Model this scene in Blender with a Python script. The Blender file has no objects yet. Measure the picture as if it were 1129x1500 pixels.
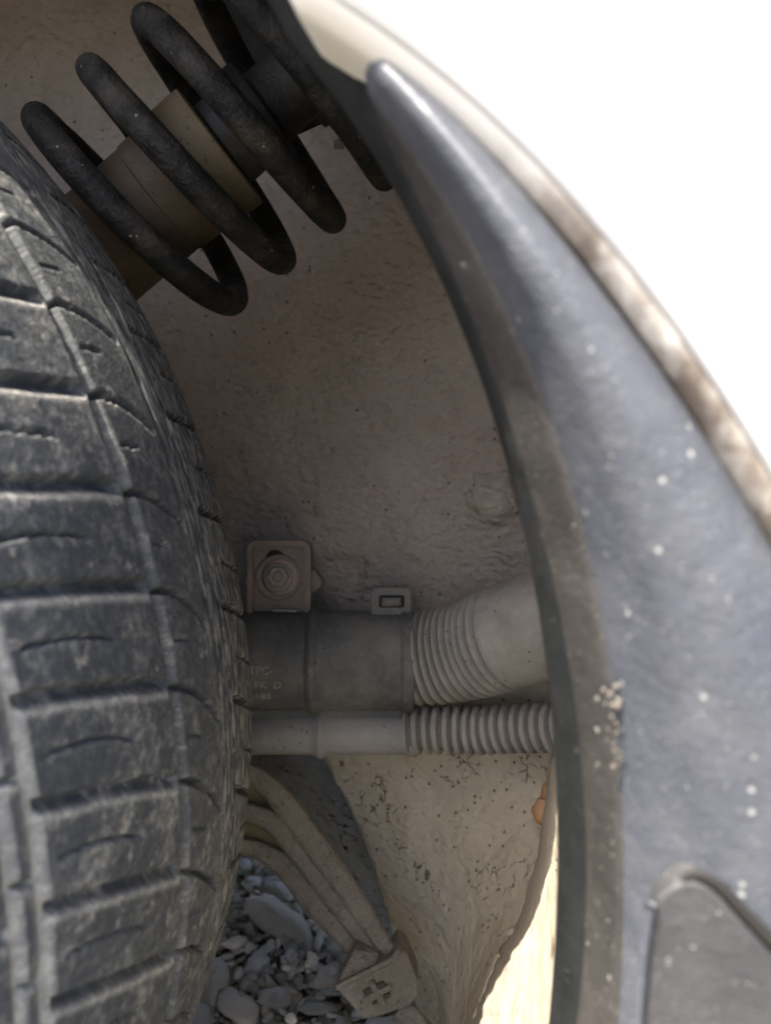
import bpy, math, random
import numpy as np
from mathutils import Vector, Matrix, noise

# ------------------------------------------------------------------ camera, world, sun
scene = bpy.context.scene
COL = scene.collection
rad = math.radians
TW, TH, FPX = 1129.0, 1500.0, 1133.0           # pixel grid the outlines were measured on
YAW, PITCH = rad(14.65), rad(8.367)
CAM = np.array([0.0, 0.0, 0.394])
_D = np.array([-math.sin(YAW), math.cos(YAW), 0.0])
RIGHT = np.array([math.cos(YAW), math.sin(YAW), 0.0])
_Z = np.array([0.0, 0.0, 1.0])
FWD = _D * math.cos(PITCH) - _Z * math.sin(PITCH)
UP = _Z * math.cos(PITCH) + _D * math.sin(PITCH)

cd = bpy.data.cameras.new('camera')
cam = bpy.data.objects.new('camera', cd)
COL.objects.link(cam)
mw = Matrix(((RIGHT[0], UP[0], -FWD[0], CAM[0]), (RIGHT[1], UP[1], -FWD[1], CAM[1]),
             (RIGHT[2], UP[2], -FWD[2], CAM[2]), (0, 0, 0, 1)))
cam.matrix_world = mw
cd.sensor_fit = 'VERTICAL'
cd.sensor_height = 36.0
cd.lens = 36.0 * FPX / TH
cd.clip_start = 0.01
cd.clip_end = 500
cd.dof.use_dof = True
cd.dof.focus_distance = 0.32
cd.dof.aperture_fstop = cd.lens / 2.3
scene.camera = cam

SUN = np.array([-0.34, -0.37, 1.0]); SUN /= np.linalg.norm(SUN)
w = bpy.data.worlds.new('World'); scene.world = w; w.use_nodes = True
nt = w.node_tree; nt.nodes.clear()
sky = nt.nodes.new('ShaderNodeTexSky'); sky.sky_type = 'NISHITA'; sky.sun_disc = False
sky.sun_elevation = math.asin(SUN[2]); sky.sun_rotation = math.atan2(SUN[0], SUN[1])
sky.air_density = 0.55; sky.dust_density = 3.5; sky.ozone_density = 0.4
bg = nt.nodes.new('ShaderNodeBackground'); bg.inputs[1].default_value = 0.15
wo = nt.nodes.new('ShaderNodeOutputWorld')
nt.links.new(sky.outputs[0], bg.inputs[0]); nt.links.new(bg.outputs[0], wo.inputs[0])
sd = bpy.data.lights.new('sun', 'SUN'); sd.energy = 3.5; sd.angle = rad(0.5); sd.color = (1.0, 0.95, 0.84)
so = bpy.data.objects.new('sun', sd); COL.objects.link(so)
so.rotation_euler = Vector(SUN).to_track_quat('Z', 'Y').to_euler()
scene.view_settings.view_transform = 'Standard'
scene.view_settings.look = 'None'
scene.view_settings.exposure = 2.3
scene.view_settings.gamma = 1.0

random.seed(7); RNG = np.random.default_rng(7)

# ------------------------------------------------------------------ helpers
def ray(px, py):
    return FWD + RIGHT * (px - TW / 2) / FPX - UP * (py - TH / 2) / FPX
def PD(px, py, d):            # point at a camera distance
    return CAM + ray(px, py) * d
def PY(px, py, y):            # point on the plane y = const (parallel to the car's side)
    r = ray(px, py); return CAM + r * (y / r[1])
def proj(P):
    d = np.asarray(P, float) - CAM; k = d @ FWD
    return TW / 2 + FPX * (d @ RIGHT) / k, TH / 2 - FPX * (d @ UP) / k, k

def put(name, verts, faces, mat=None, parent=None, smooth=True, label=None, loc=None):
    me = bpy.data.meshes.new(name)
    me.from_pydata([tuple(map(float, v)) for v in verts], [], [tuple(map(int, f)) for f in faces])
    me.validate()
    if smooth: me.polygons.foreach_set('use_smooth', [True] * len(me.polygons))
    o = bpy.data.objects.new(name, me); COL.objects.link(o)
    if mat: me.materials.append(mat)
    if parent is not None: attach(o, parent)
    if label: o['label'] = label
    return o
def attach(o, parent):
    o.parent = parent
    m = Matrix.Identity(4); p = parent
    m = parent.matrix_basis.copy(); q = parent
    while q.parent is not None:
        m = q.parent.matrix_basis @ q.matrix_parent_inverse @ m; q = q.parent
    o.matrix_parent_inverse = m.inverted()
def empty(name, loc, parent=None, label=None):
    o = bpy.data.objects.new(name, None); COL.objects.link(o); o.empty_display_size = .05
    o.matrix_basis = Matrix.Translation(Vector(loc))
    if parent is not None: attach(o, parent)
    if label: o['label'] = label
    return o
def gridfaces(nu, nv, cu=False, cv=False, off=0):
    F = []
    for i in range(nu if cu else nu - 1):
        for j in range(nv if cv else nv - 1):
            a, b = i, (i + 1) % nu; c, d = j, (j + 1) % nv
            F.append((off + a * nv + c, off + b * nv + c, off + b * nv + d, off + a * nv + d))
    return F
def flip(F): return [tuple(reversed(f)) for f in F]
def solid(o, t, offset=-1):
    m = o.modifiers.new('thickness', 'SOLIDIFY'); m.thickness = t; m.offset = offset; return o
def bevel(o, wdt, seg=2):
    m = o.modifiers.new('edge', 'BEVEL'); m.width = wdt; m.segments = seg; m.limit_method = 'ANGLE'; m.angle_limit = rad(40); return o
def resample(pts, n):
    pts = np.asarray(pts, float)
    # Catmull-Rom then equal arc length
    P = np.vstack([2 * pts[0] - pts[1], pts, 2 * pts[-1] - pts[-2]])
    out = []
    for i in range(1, len(P) - 2):
        for t in np.linspace(0, 1, 24, endpoint=False):
            a, b, c, d = P[i - 1], P[i], P[i + 1], P[i + 2]
            out.append(.5 * (2 * b + (c - a) * t + (2 * a - 5 * b + 4 * c - d) * t ** 2 + (3 * b - a - 3 * c + d) * t ** 3))
    out.append(pts[-1]); out = np.array(out)
    s = np.r_[0, np.cumsum(np.linalg.norm(np.diff(out, axis=0), axis=1))]
    u = np.linspace(0, s[-1], n)
    return np.stack([np.interp(u, s, out[:, k]) for k in range(out.shape[1])], 1)
def frames(path, up):
    T = np.gradient(path, axis=0); T /= np.linalg.norm(T, axis=1)[:, None]
    up = np.asarray(up, float)
    A = np.cross(T, up); A /= np.linalg.norm(A, axis=1)[:, None]
    B = np.cross(A, T)
    return T, A, B
def tube(path, radius, seg=20, up=(0, 0, 1), caps=True, wob=0.0):
    path = np.asarray(path); n = len(path)
    r = np.broadcast_to(radius, (n,))
    T, A, B = frames(path, up)
    V = []
    for i in range(n):
        for k in range(seg):
            t = 2 * math.pi * k / seg
            q = r[i] * (1 + (wob * noise.noise(Vector(path[i] * 90 + np.array([k, 0, 0]))) if wob else 0))
            V.append(path[i] + q * (math.cos(t) * A[i] + math.sin(t) * B[i]))
    F = flip(gridfaces(n, seg, cv=True))
    if caps:
        F.append(tuple(range(seg))); F.append(tuple((n - 1) * seg + k for k in reversed(range(seg))))
    return V, F
def join(parts):
    V, F = [], []
    for v, f in parts:
        o = len(V); V += list(v); F += [tuple(o + i for i in q) for q in f]
    return V, F
def prism(poly, n, t, origin=None):
    """polygon (3d points) extruded along n by t (front face first)"""
    n = np.asarray(n, float); poly = [np.asarray(p, float) for p in poly]; k = len(poly)
    V = poly + [p + n * t for p in poly]
    c = sum(poly) / k
    nn = sum(np.cross(poly[i] - c, poly[(i + 1) % k] - c) for i in range(k))
    F = [tuple(range(k)), tuple(range(2 * k - 1, k - 1, -1))] + [(i, k + i, k + (i + 1) % k, (i + 1) % k) for i in range(k)]
    if nn @ n > 0: F = flip(F)
    return V, F

# ------------------------------------------------------------------ materials
class NT:
    def __init__(s, name):
        s.m = bpy.data.materials.new(name); s.m.use_nodes = True
        s.t = s.m.node_tree; s.t.nodes.clear()
        s.out = s.t.nodes.new('ShaderNodeOutputMaterial')
        s.b = s.t.nodes.new('ShaderNodeBsdfPrincipled')
        s.t.links.new(s.b.outputs[0], s.out.inputs[0])
        s.tc = s.t.nodes.new('ShaderNodeTexCoord')
        s.co = s.tc.outputs['Object']; s.bumpout = None
    def n(s, typ, **kw):
        x = s.t.nodes.new(typ)
        for k, v in kw.items(): setattr(x, k, v)
        return x
    def link(s, a, b): s.t.links.new(a, b)
    def setv(s, sock, v):
        if isinstance(v, bpy.types.NodeSocket): s.link(v, sock)
        else: sock.default_value = v
    def math(s, op, a, b=0.0, clamp=False):
        x = s.n('ShaderNodeMath', operation=op, use_clamp=clamp); s.setv(x.inputs[0], a); s.setv(x.inputs[1], b); return x.outputs[0]
    def scaled(s, v, co=None):
        x = s.n('ShaderNodeMapping'); s.link(co or s.co, x.inputs[0]); x.inputs['Scale'].default_value = v; return x.outputs[0]
    def noise(s, scale, detail=4, rough=.55, dist=0.0, co=None, seed=0):
        x = s.n('ShaderNodeTexNoise'); c = co or s.co
        if seed:
            mp = s.n('ShaderNodeMapping'); s.link(c, mp.inputs[0]); mp.inputs['Location'].default_value = (seed, seed * 1.7, -seed); c = mp.outputs[0]
        s.link(c, x.inputs['Vector']); x.inputs['Scale'].default_value = scale; x.inputs['Detail'].default_value = detail
        x.inputs['Roughness'].default_value = rough; x.inputs['Distortion'].default_value = dist
        return x.outputs['Fac']
    def vor(s, scale, feature='F1', co=None, rnd=1.0):
        x = s.n('ShaderNodeTexVoronoi', feature=feature); s.link(co or s.co, x.inputs['Vector']); x.inputs['Scale'].default_value = scale
        x.inputs['Randomness'].default_value = rnd
        return x
    def warp(s, scale, amt, co=None):
        x = s.n('ShaderNodeTexNoise'); s.link(co or s.co, x.inputs['Vector']); x.inputs['Scale'].default_value = scale
        v = s.n('ShaderNodeVectorMath', operation='MULTIPLY_ADD'); s.link(x.outputs['Color'], v.inputs[0]); v.inputs[1].default_value = (amt,) * 3
        s.link(co or s.co, v.inputs[2]); return v.outputs[0]
    def ramp(s, fac, lo, hi, a=0.0, b=1.0):
        x = s.n('ShaderNodeMapRange', interpolation_type='SMOOTHSTEP'); s.setv(x.inputs[0], fac)
        x.inputs[1].default_value = lo; x.inputs[2].default_value = hi; x.inputs[3].default_value = a; x.inputs[4].default_value = b; return x.outputs[0]
    def mix(s, fac, a, b):
        x = s.n('ShaderNodeMix', data_type='RGBA'); s.setv(x.inputs[0], fac)
        for sock, v in ((x.inputs[6], a), (x.inputs[7], b)):
            if isinstance(v, tuple): sock.default_value = (*v, 1)
            else: s.link(v, sock)
        return x.outputs[2]
    def bump(s, h, dist, strength=1.0):
        x = s.n('ShaderNodeBump'); s.link(h, x.inputs['Height']); x.inputs['Distance'].default_value = dist; x.inputs['Strength'].default_value = strength
        if s.bumpout is not None: s.link(s.bumpout, x.inputs['Normal'])
        s.bumpout = x.outputs[0]
    def attr(s, name):
        x = s.n('ShaderNodeAttribute', attribute_name=name); return x
    def done(s, col, rough=.6, spec=.4, metal=0.0):
        if isinstance(col, tuple): s.b.inputs['Base Color'].default_value = (*col, 1)
        else: s.link(col, s.b.inputs['Base Color'])
        s.setv(s.b.inputs['Roughness'], rough); s.b.inputs['Specular IOR Level'].default_value = spec; s.setv(s.b.inputs['Metallic'], metal)
        if s.bumpout is not None: s.link(s.bumpout, s.b.inputs['Normal'])
        return s.m

def m_sealer(name, base, dust, cracks=0.5, grain=1.0, flecks=0.5):
    k = NT(name)
    c = k.mix(k.ramp(k.noise(9, 5, .6), .35, .7), base, dust)
    c = k.mix(k.ramp(k.noise(55, 5, .65, seed=3), .52, .75, 0, .35), c, tuple(x * .62 for x in base))
    wc = k.warp(45, .020)
    # fine shrinkage cracks of the sprayed sealer
    e = k.vor(125, 'DISTANCE_TO_EDGE', wc).outputs['Distance']
    crack = k.math('MULTIPLY', k.ramp(e, .015, .045, 1, 0), k.ramp(k.noise(34, 3, .5, seed=9), .53, .60))
    crack = k.math('MULTIPLY', k.math('MULTIPLY', crack, k.ramp(k.noise(160, 2, .5, seed=5), .45, .55), True), min(1.0, cracks * 1.3))
    c = k.mix(crack, c, (.03, .025, .02))
    # mud drops
    v = k.vor(62, 'F1', k.warp(120, .006)); sel = k.n('ShaderNodeSeparateColor'); k.link(v.outputs['Color'], sel.inputs[0])
    size = k.ramp(sel.outputs[1], .4, 1.0, .06, .22)
    drop = k.math('MULTIPLY', k.math('LESS_THAN', v.outputs['Distance'], size), k.math('GREATER_THAN', sel.outputs[0], 1 - .16 * flecks))
    c = k.mix(k.math('MULTIPLY', drop, .8), c, (.10, .07, .045))
    v2 = k.vor(260, 'F1'); sel2 = k.n('ShaderNodeSeparateColor'); k.link(v2.outputs['Color'], sel2.inputs[0])
    dot = k.math('MULTIPLY', k.math('LESS_THAN', v2.outputs['Distance'], .26), k.math('GREATER_THAN', sel2.outputs[0], 1 - .12 * flecks))
    c = k.mix(k.math('MULTIPLY', dot, .75), c, (.04, .03, .025))
    vs = k.vor(185, 'SMOOTH_F1', k.warp(70, .008, k.scaled((.8, .8, 1.15)))); vs.inputs['Smoothness'].default_value = .6
    h = k.math('ADD', k.math('MULTIPLY', k.math('SUBTRACT', 1.0, vs.outputs['Distance']), .55), k.math('MULTIPLY', k.noise(120, 2, .45, co=k.scaled((.8, .8, 1.15))), .6))
    k.bump(h, .0021 * grain)
    k.bump(k.noise(520, 3, .6), .0006 * grain)
    k.bump(k.noise(38, 2, .5, dist=.2, seed=2), .0022 * grain)
    k.bump(k.math('SUBTRACT', 1.0, crack), .0012)
    return k.done(c, k.ramp(k.noise(80, 3), .3, .7, .5, .75), .35)

def m_plastic(name, base, dust, amt=.5, rough=.62, grain=.0004, dots=0.5):
    k = NT(name)
    c = k.mix(k.math('MULTIPLY', k.ramp(k.noise(28, 6, .65), .38, .68), amt), base, dust)
    c = k.mix(k.ramp(k.noise(220, 4, .7, seed=4), .50, .72, 0, amt * .7), c, dust)
    v = k.vor(330, 'F1'); sel = k.n('ShaderNodeSeparateColor'); k.link(v.outputs['Color'], sel.inputs[0])
    dot = k.math('MULTIPLY', k.math('LESS_THAN', v.outputs['Distance'], .28), k.math('GREATER_THAN', sel.outputs[0], 1 - .16 * dots))
    c = k.mix(k.math('MULTIPLY', dot, .7), c, tuple(x * .3 for x in dust))
    k.bump(k.noise(700, 3, .6), grain)
    k.bump(k.noise(90, 3, .6), grain * 2)
    return k.done(c, rough, .35)

def m_bumper(name, base, dust, amt=.3, rough=.5, spots=1.0):
    k = NT(name)
    c = k.mix(k.ramp(k.noise(45, 6, .65), .40, .70, 0, amt), base, dust)
    c = k.mix(k.ramp(k.noise(900, 3, .7), .5, .75, 0, amt * .8), c, dust)
    # dust specks / dried water drops
    for sc, th, thr in ((260, .16, .86), (560, .16, .88), (1100, .2, .84)):
        v = k.vor(sc, 'F1'); sel = k.n('ShaderNodeSeparateColor'); k.link(v.outputs['Color'], sel.inputs[0])
        dot = k.math('MULTIPLY', k.ramp(v.outputs['Distance'], th * .6, th, 1, 0), k.math('GREATER_THAN', sel.outputs[0], thr))
        c = k.mix(k.math('MULTIPLY', dot, .75 * spots), c, (.38, .37, .34))
    k.bump(k.noise(1600, 2, .5), .00022)
    k.bump(k.noise(150, 4, .6), .0006)
    return k.done(c, k.ramp(k.noise(60, 4), .3, .7, rough - .08, rough + .12), .5)

M_LINER = m_sealer('dusty_sealer', (.345, .285, .23), (.42, .36, .295), .12, 1.9, .3)
M_PANEL = m_sealer('pale_dusty_sealer', (.49, .415, .29), (.57, .495, .36), .5, 1.0, 1.5)
M_LOWER = m_sealer('grey_dusty_sealer', (.23, .22, .19), (.29, .275, .235), .8, 1.2, .4)
M_FLANGE = m_sealer('cream_paint_with_dust', (.43, .365, .265), (.50, .44, .335), .25, .6, .25)
M_SEALANT = m_plastic('orange_brown_sealant', (.42, .22, .09), (.5, .34, .2), .4, .4)
M_COVER = m_plastic('dusty_grey_plastic', (.085, .085, .078), (.20, .19, .16), .7, .6)
M_MID = m_plastic('mid_grey_dusty_plastic', (.125, .12, .108), (.22, .205, .175), .7, .6)
M_COVER2 = m_plastic('pale_dusty_plastic', (.27, .255, .225), (.36, .335, .29), .7, .62)
M_HOSE = m_plastic('dusty_hose_plastic', (.27, .25, .215), (.40, .375, .32), .7, .6, dots=.35)
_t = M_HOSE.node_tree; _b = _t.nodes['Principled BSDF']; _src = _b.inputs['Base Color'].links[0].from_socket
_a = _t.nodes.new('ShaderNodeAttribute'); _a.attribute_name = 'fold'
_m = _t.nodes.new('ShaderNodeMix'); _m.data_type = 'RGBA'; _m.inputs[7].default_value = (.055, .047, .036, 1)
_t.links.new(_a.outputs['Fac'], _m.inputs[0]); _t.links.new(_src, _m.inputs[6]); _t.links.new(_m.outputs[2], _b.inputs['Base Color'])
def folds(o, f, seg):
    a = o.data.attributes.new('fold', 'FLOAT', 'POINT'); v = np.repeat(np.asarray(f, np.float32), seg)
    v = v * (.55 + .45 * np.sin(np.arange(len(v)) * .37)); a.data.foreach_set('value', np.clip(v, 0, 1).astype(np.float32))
M_BRACKET = m_plastic('dusty_bracket_steel', (.165, .13, .105), (.24, .195, .16), .7, .55)
M_BOLT = m_plastic('dull_bolt_steel', (.20, .17, .145), (.29, .25, .21), .6, .42)
M_HOLE = NT('dark_recess').done((.02, .018, .016), .8, .2)
M_ARM = m_plastic('dusty_arm_plastic', (.195, .165, .122), (.30, .262, .20), .85, .65, .0016)
M_AMBER = m_plastic('yellowed_dusty_plastic', (.16, .122, .055), (.22, .175, .10), .7, .6, .0009)
M_BUMPER = m_bumper('dusty_black_plastic', (.056, .061, .074), (.17, .168, .165), .22, .48)
M_LIP = m_bumper('brownish_lip_plastic', (.027, .025, .023), (.07, .063, .057), .4, .52)
M_INLIP = m_bumper('dark_lip_shade', (.009, .010, .010), (.03, .03, .028), .3, .62, .25)  # near black: the lip's shade is put into the colour
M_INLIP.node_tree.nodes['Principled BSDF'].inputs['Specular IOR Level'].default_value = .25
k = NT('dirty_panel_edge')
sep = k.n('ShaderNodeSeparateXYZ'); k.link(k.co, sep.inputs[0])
dirt_glare = k.math('MULTIPLY', k.ramp(k.noise(60, 6, .65), .30, .55), k.ramp(k.math('ADD', sep.outputs[2], k.math('MULTIPLY', k.noise(90, 4), .02)), .425, .452, 1, 0))  # dirt; its fade to pale paint higher up paints in glare
M_EDGE = k.done(k.mix(k.math('MULTIPLY', dirt_glare, .95), (.74, .70, .62), k.mix(k.ramp(k.noise(200, 4, .7), .4, .65), (.17, .13, .10), (.33, .27, .21))), .5, .4)
k = NT('white_car_paint'); k.bump(k.noise(900, 2, .5), .00003)
k.b.inputs['Coat Weight'].default_value = .6; k.b.inputs['Coat Roughness'].default_value = .08
M_WHITE = k.done(k.mix(k.ramp(k.noise(14, 5), .4, .8, 0, .25), (.82, .81, .78), (.70, .68, .63)), .35, .5)

k = NT('black_spring_steel')
c = k.mix(k.ramp(k.noise(60, 6, .65), .42, .72, 0, .7), (.010, .010, .009), (.065, .054, .040))
v = k.vor(420, 'F1'); sel = k.n('ShaderNodeSeparateColor'); k.link(v.outputs['Color'], sel.inputs[0])
c = k.mix(k.math('MULTIPLY', k.math('LESS_THAN', v.outputs['Distance'], .24), k.math('GREATER_THAN', sel.outputs[0], .965)), c, (.24, .21, .17))
k.bump(k.noise(300, 4, .65), .0016)
M_SPRING = k.done(c, k.ramp(k.noise(110, 4), .3, .7, .5, .75), .3)
M_SLEEVE = m_plastic('brown_dusty_sleeve', (.06, .042, .025), (.10, .075, .048), .8, .6)
M_RUBBER = m_plastic('black_rubber', (.018, .018, .017), (.06, .055, .045), .5, .55)

# tyre rubber
k = NT('dusty_tyre_rubber')
tuv = k.attr('tuv').outputs['Vector']; dust = k.attr('dust').outputs['Fac']; sh = k.attr('shoulder').outputs['Fac']
patch = k.ramp(k.noise(55, 7, .72, co=tuv), .44, .60)
fine = k.ramp(k.noise(300, 5, .75, co=tuv, seed=2), .42, .66)
streak = k.ramp(k.noise(1, 6, .7, co=k.scaled((110, 620, 1), tuv)), .46, .60)
blk = k.attr('blk').outputs['Fac']; patch = k.math('MULTIPLY', patch, k.math('ADD', k.math('MULTIPLY', blk, 1.2), .25))
amount = k.math('ADD', k.math('MULTIPLY', k.math('MULTIPLY', patch, k.math('ADD', fine, .25)), .34), k.math('MULTIPLY', fine, .10))
amount = k.math('ADD', k.math('MULTIPLY', amount, k.math('SUBTRACT', 1.0, k.math('MULTIPLY', sh, .75))), k.math('MULTIPLY', k.math('MULTIPLY', streak, sh), .75))
amount = k.math('ADD', amount, k.math('MULTIPLY', dust, k.ramp(fine, 0, 1, .65, 1.0)), True)
c = k.mix(amount, (.046, .051, .056), (.37, .355, .31))
c = k.mix(k.ramp(k.noise(120, 6, .72, co=tuv, seed=8), .57, .68, 0, .75), c, (.33, .30, .26))
k.bump(k.noise(330, 5, .7, co=tuv), .0010)
k.bump(k.math('MULTIPLY', k.noise(1, 5, .75, co=k.scaled((140, 800, 1), tuv)), k.math('ADD', sh, .08)), .0018)
M_TYRE = k.done(c, .72, .3)
k = NT('dull_rim_steel'); M_RIM = k.done((.25, .25, .25), .45, .5, .8)

# pebbles
def m_pebble(name, a, b, vein=False):
    k = NT(name)
    oi = k.n('ShaderNodeObjectInfo'); r = oi.outputs['Random']
    c = k.mix(k.ramp(k.noise(70, 5, .6), .3, .7), a, b)
    hsv = k.n('ShaderNodeHueSaturation'); k.link(c, hsv.inputs['Color']); k.link(k.ramp(r, 0, 1, 1.0, 2.0), hsv.inputs['Value'])
    c = hsv.outputs[0]
    if vein: c = k.mix(k.ramp(k.noise(26, 2, .4, dist=1.5), .49, .5, 0, .6), c, tuple(x * 1.5 for x in b))
    c = k.mix(k.ramp(k.noise(700, 3, .7), .55, .75, 0, .4), c, tuple(x * .5 for x in a))
    k.bump(k.noise(500, 4, .6), .0003)
    return k.done(c, .55, .4)
M_PEB = [m_pebble('grey_stone', (0.216, 0.205, 0.168), (0.292, 0.275, 0.224)), m_pebble('blue_grey_stone', (0.216, 0.205, 0.181), (0.308, 0.290, 0.249)),
         m_pebble('warm_grey_stone', (0.270, 0.225, 0.172), (0.356, 0.300, 0.228)), m_pebble('dark_green_grey_stone', (0.130, 0.135, 0.103), (0.194, 0.190, 0.146)),
         m_pebble('pale_stone', (0.432, 0.390, 0.310), (0.540, 0.480, 0.378)), m_pebble('veined_stone', (0.216, 0.200, 0.168), (0.302, 0.270, 0.215), True)]
M_LIGHTBLUE = m_pebble('pale_blue_stone', (0.389, 0.370, 0.340), (0.464, 0.435, 0.387))

# ground
k = NT('pebble_ground')
v = k.vor(70, 'F1', k.warp(30, .01)); sel = k.n('ShaderNodeSeparateColor'); k.link(v.outputs['Color'], sel.inputs[0])
c = k.mix(sel.outputs[0], (.06, .058, .048), (.22, .206, .165))
c = k.mix(k.ramp(k.noise(.7, 4), .35, .65, 0, .3), c, (.17, .155, .13))
k.bump(k.math('SUBTRACT', 1.0, v.outputs['Distance']), .006)
M_GROUND = k.done(c, .8, .3)

# ------------------------------------------------------------------ ground
gv = [(-60, -60, -.006), (60, -60, -.006), (60, 60, -.006), (-60, 60, -.006)]
ground = put('beach_ground', gv, [(0, 1, 2, 3)], M_GROUND, smooth=False); ground['kind'] = 'structure'

# ------------------------------------------------------------------ the car
WC = np.array([-.399, .170, .283])             # wheel centre
car = empty('car', (-.399, .30, 0.0))
car['label'] = 'white car with black bumper, its rear wheel arch seen from close by'
car['category'] = 'car'

# ---- arch curves measured on planes parallel to the car's side, as radius over angle about the wheel centre
def arch_curve(pts, y):
    P = np.array([PY(px, py, y) for px, py in pts])
    th = np.arctan2(P[:, 2] - WC[2], P[:, 0] - WC[0]); r = np.hypot(P[:, 2] - WC[2], P[:, 0] - WC[0])
    o = np.argsort(th); th, r = th[o], r[o]
    co = np.polyfit(th, r, 3 if len(pts) > 6 else 2)
    lo, hi = th[0], th[-1]
    def f(t):
        tc = np.clip(t, lo, hi); return np.polyval(co, tc) + .02 * np.abs(t - tc) * 0
    return f, lo, hi
C0 = [(430, 60), (505, 180), (560, 262), (622, 358), (676, 480), (718, 605), (750, 700), (775, 800), (800, 1000), (813, 1200), (806, 1400), (798, 1560)]
C1 = [(560, 180), (634, 350), (692, 480), (740, 612), (780, 720), (812, 820), (842, 1000), (853, 1200), (850, 1400), (842, 1560)]
C2 = [(500, 96), (552, 158), (630, 255), (698, 358), (752, 490), (798, 615), (845, 760), (893, 1000), (908, 1200), (905, 1400), (898, 1560)]
C3 = [(575, 70), (630, 118), (686, 178), (736, 236), (793, 292), (838, 352), (905, 455), (975, 557), (1055, 681), (1129, 790), (1230, 960), (1340, 1200), (1440, 1500)]
f0, lo0, hi0 = arch_curve(C0, .166)
f1, _, _ = arch_curve(C1, .150)
f2, _, _ = arch_curve(C2, .136)
f3, lo3, hi3 = arch_curve(C3, .128)

def arc_pt(t, r, y): return np.array([WC[0] + r * math.cos(t), y, WC[2] + r * math.sin(t)])
def spline_profile(P, n):
    # even points along the polyline, corners softened
    d = np.r_[0, np.cumsum(np.hypot(*np.diff(P, axis=0).T) ** .5 + 1e-6)]
    u = np.linspace(0, d[-1], n); Q = np.stack([np.interp(u, d, P[:, 0]), np.interp(u, d, P[:, 1])], 1)
    for _ in range(2): Q[1:-1] = .25 * Q[:-2] + .5 * Q[1:-1] + .25 * Q[2:]
    return Q
def sweep(t0, t1, nt, prof, n):
    V = []
    for t in np.linspace(t0, t1, nt):
        V += [arc_pt(t, r, y) for r, y in spline_profile(np.array(prof(t)), n)]
    return V, gridfaces(nt, n)

T_SW = 0
t_tip = math.atan2(*(lambda P: (P[2] - WC[2], P[0] - WC[0]))(PY(494, 58, .134)))
t_sw = t_tip - .018
def endf(t):                                   # rounds the bumper off at its upper end
    return math.sqrt(max(0.0, 1 - max(0.0, (t - (t_tip - .026)) / .026) ** 2))
T_LO = rad(-52)
# body panel
CB = [(436, -10), (510, 40), (592, 70), (650, 118), (708, 172), (757, 226), (808, 275), (866, 348), (930, 450), (1003, 550), (1085, 672), (1160, 780), (1260, 950), (1380, 1200), (1480, 1500)]
fb, lob, hib = arch_curve(CB, .131)
def fbb(t):
    return fb(t)
# bumper: outer face with a rolled edge
def bend(t):
    q = min(max((t - (t_tip - .13)) / .13, 0), 1); return .012 * q * q
def taper(t, prof):
    e = max(endf(t), .02); ym = .136 + bend(t)
    return [(r, ym + (y - ym) * e) for r, y in prof]
def pf(t):
    e = endf(t); a, b = f2(t), f3(t); w_ = (b - a); m = (a + b) / 2
    b_ = m + w_ / 2 * e; a_ = m - w_ / 2 * e
    w_ *= e
    y_ = bend(t)
    return taper(t, [(a_ - .001 * e, .150 + y_ * .6), (a_, .139 + y_ * .6), (a_ + .10 * w_, .1335 + y_ * .8), (a_ + .35 * w_, .128 - .003 * e + y_), (a_ + .65 * w_, .126 - .003 * e + y_),
            (a_ + .92 * w_, .128 + y_), (b_, .133 + y_ * .6), (b_ + .001 * e, .150 + y_ * .6)])
V, F = sweep(T_LO, t_tip, 220, pf, 40)
bumper = put('bumper', V, F, M_BUMPER, car, label='black plastic bumper side coated in grey dust and pale specks')
# dirt bump along inner edge handled by material; lip roll and inward return
def pf(t):
    e = endf(t); m = (f2(t) + f3(t)) / 2; h = f2(t) * e + m * (1 - e); g = f1(t) * e + m * (1 - e); y_ = bend(t) * .6
    return taper(t, [(g - .0005 * e, .1535), (g, .150 + y_ * .4), (g * .55 + h * .45, .144 + y_ * .8), (h * .92 + g * .08, .139 + y_), (h + .0015 * e, .1385 + y_), (h + .002 * e, .143 + y_)])
V, F = sweep(T_LO, t_tip, 160, pf, 18)
put('lip', V, F, M_LIP, bumper, label='brownish rolled inner lip of the bumper')
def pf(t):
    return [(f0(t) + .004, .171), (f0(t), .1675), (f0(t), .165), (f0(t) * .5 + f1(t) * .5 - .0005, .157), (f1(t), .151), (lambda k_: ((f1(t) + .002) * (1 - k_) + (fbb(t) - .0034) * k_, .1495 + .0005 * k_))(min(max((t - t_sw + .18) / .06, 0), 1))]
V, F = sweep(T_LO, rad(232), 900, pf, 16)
put('wheel_arch_shade', V, F, M_INLIP, car, label='inner edge running round the wheel arch, painted black for shade')  # inner lip painted black to stand for the shade on it

# lower trim on the bumper (rounded corner plate)
tp = resample([PY(*q, .1235) for q in [(938, 1560), (941, 1480), (948, 1390), (957, 1330), (980, 1302), (1012, 1291), (1045, 1308), (1085, 1350), (1140, 1408), (1200, 1470)]], 40)
poly = list(tp) + [PY(1200, 1620, .1235), PY(938, 1620, .1235)]
V, F = prism(poly, (0, 1, 0), .006)
tr = put('trim_panel', V, F, m_bumper('brown_grey_trim_plastic', (.036, .036, .038), (.11, .105, .10), .3, .5), bumper, smooth=False, label='raised lower trim panel with a rounded corner')
bevel(tr, .0008, 3)
gp = resample([PY(*q, .1242) for q in [(1000, 1289), (1018, 1281), (1050, 1296), (1092, 1340), (1150, 1400), (1210, 1462)]], 40)
V, F = tube(gp, np.linspace(.0006, .0016, 40), 10, up=(0, 1, 0)); put('seam', V, F, M_HOLE, bumper)
ep = resample([PY(*q, .1232) for q in [(932, 1560), (936, 1470), (943, 1390), (953, 1325)]], 30)
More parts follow.
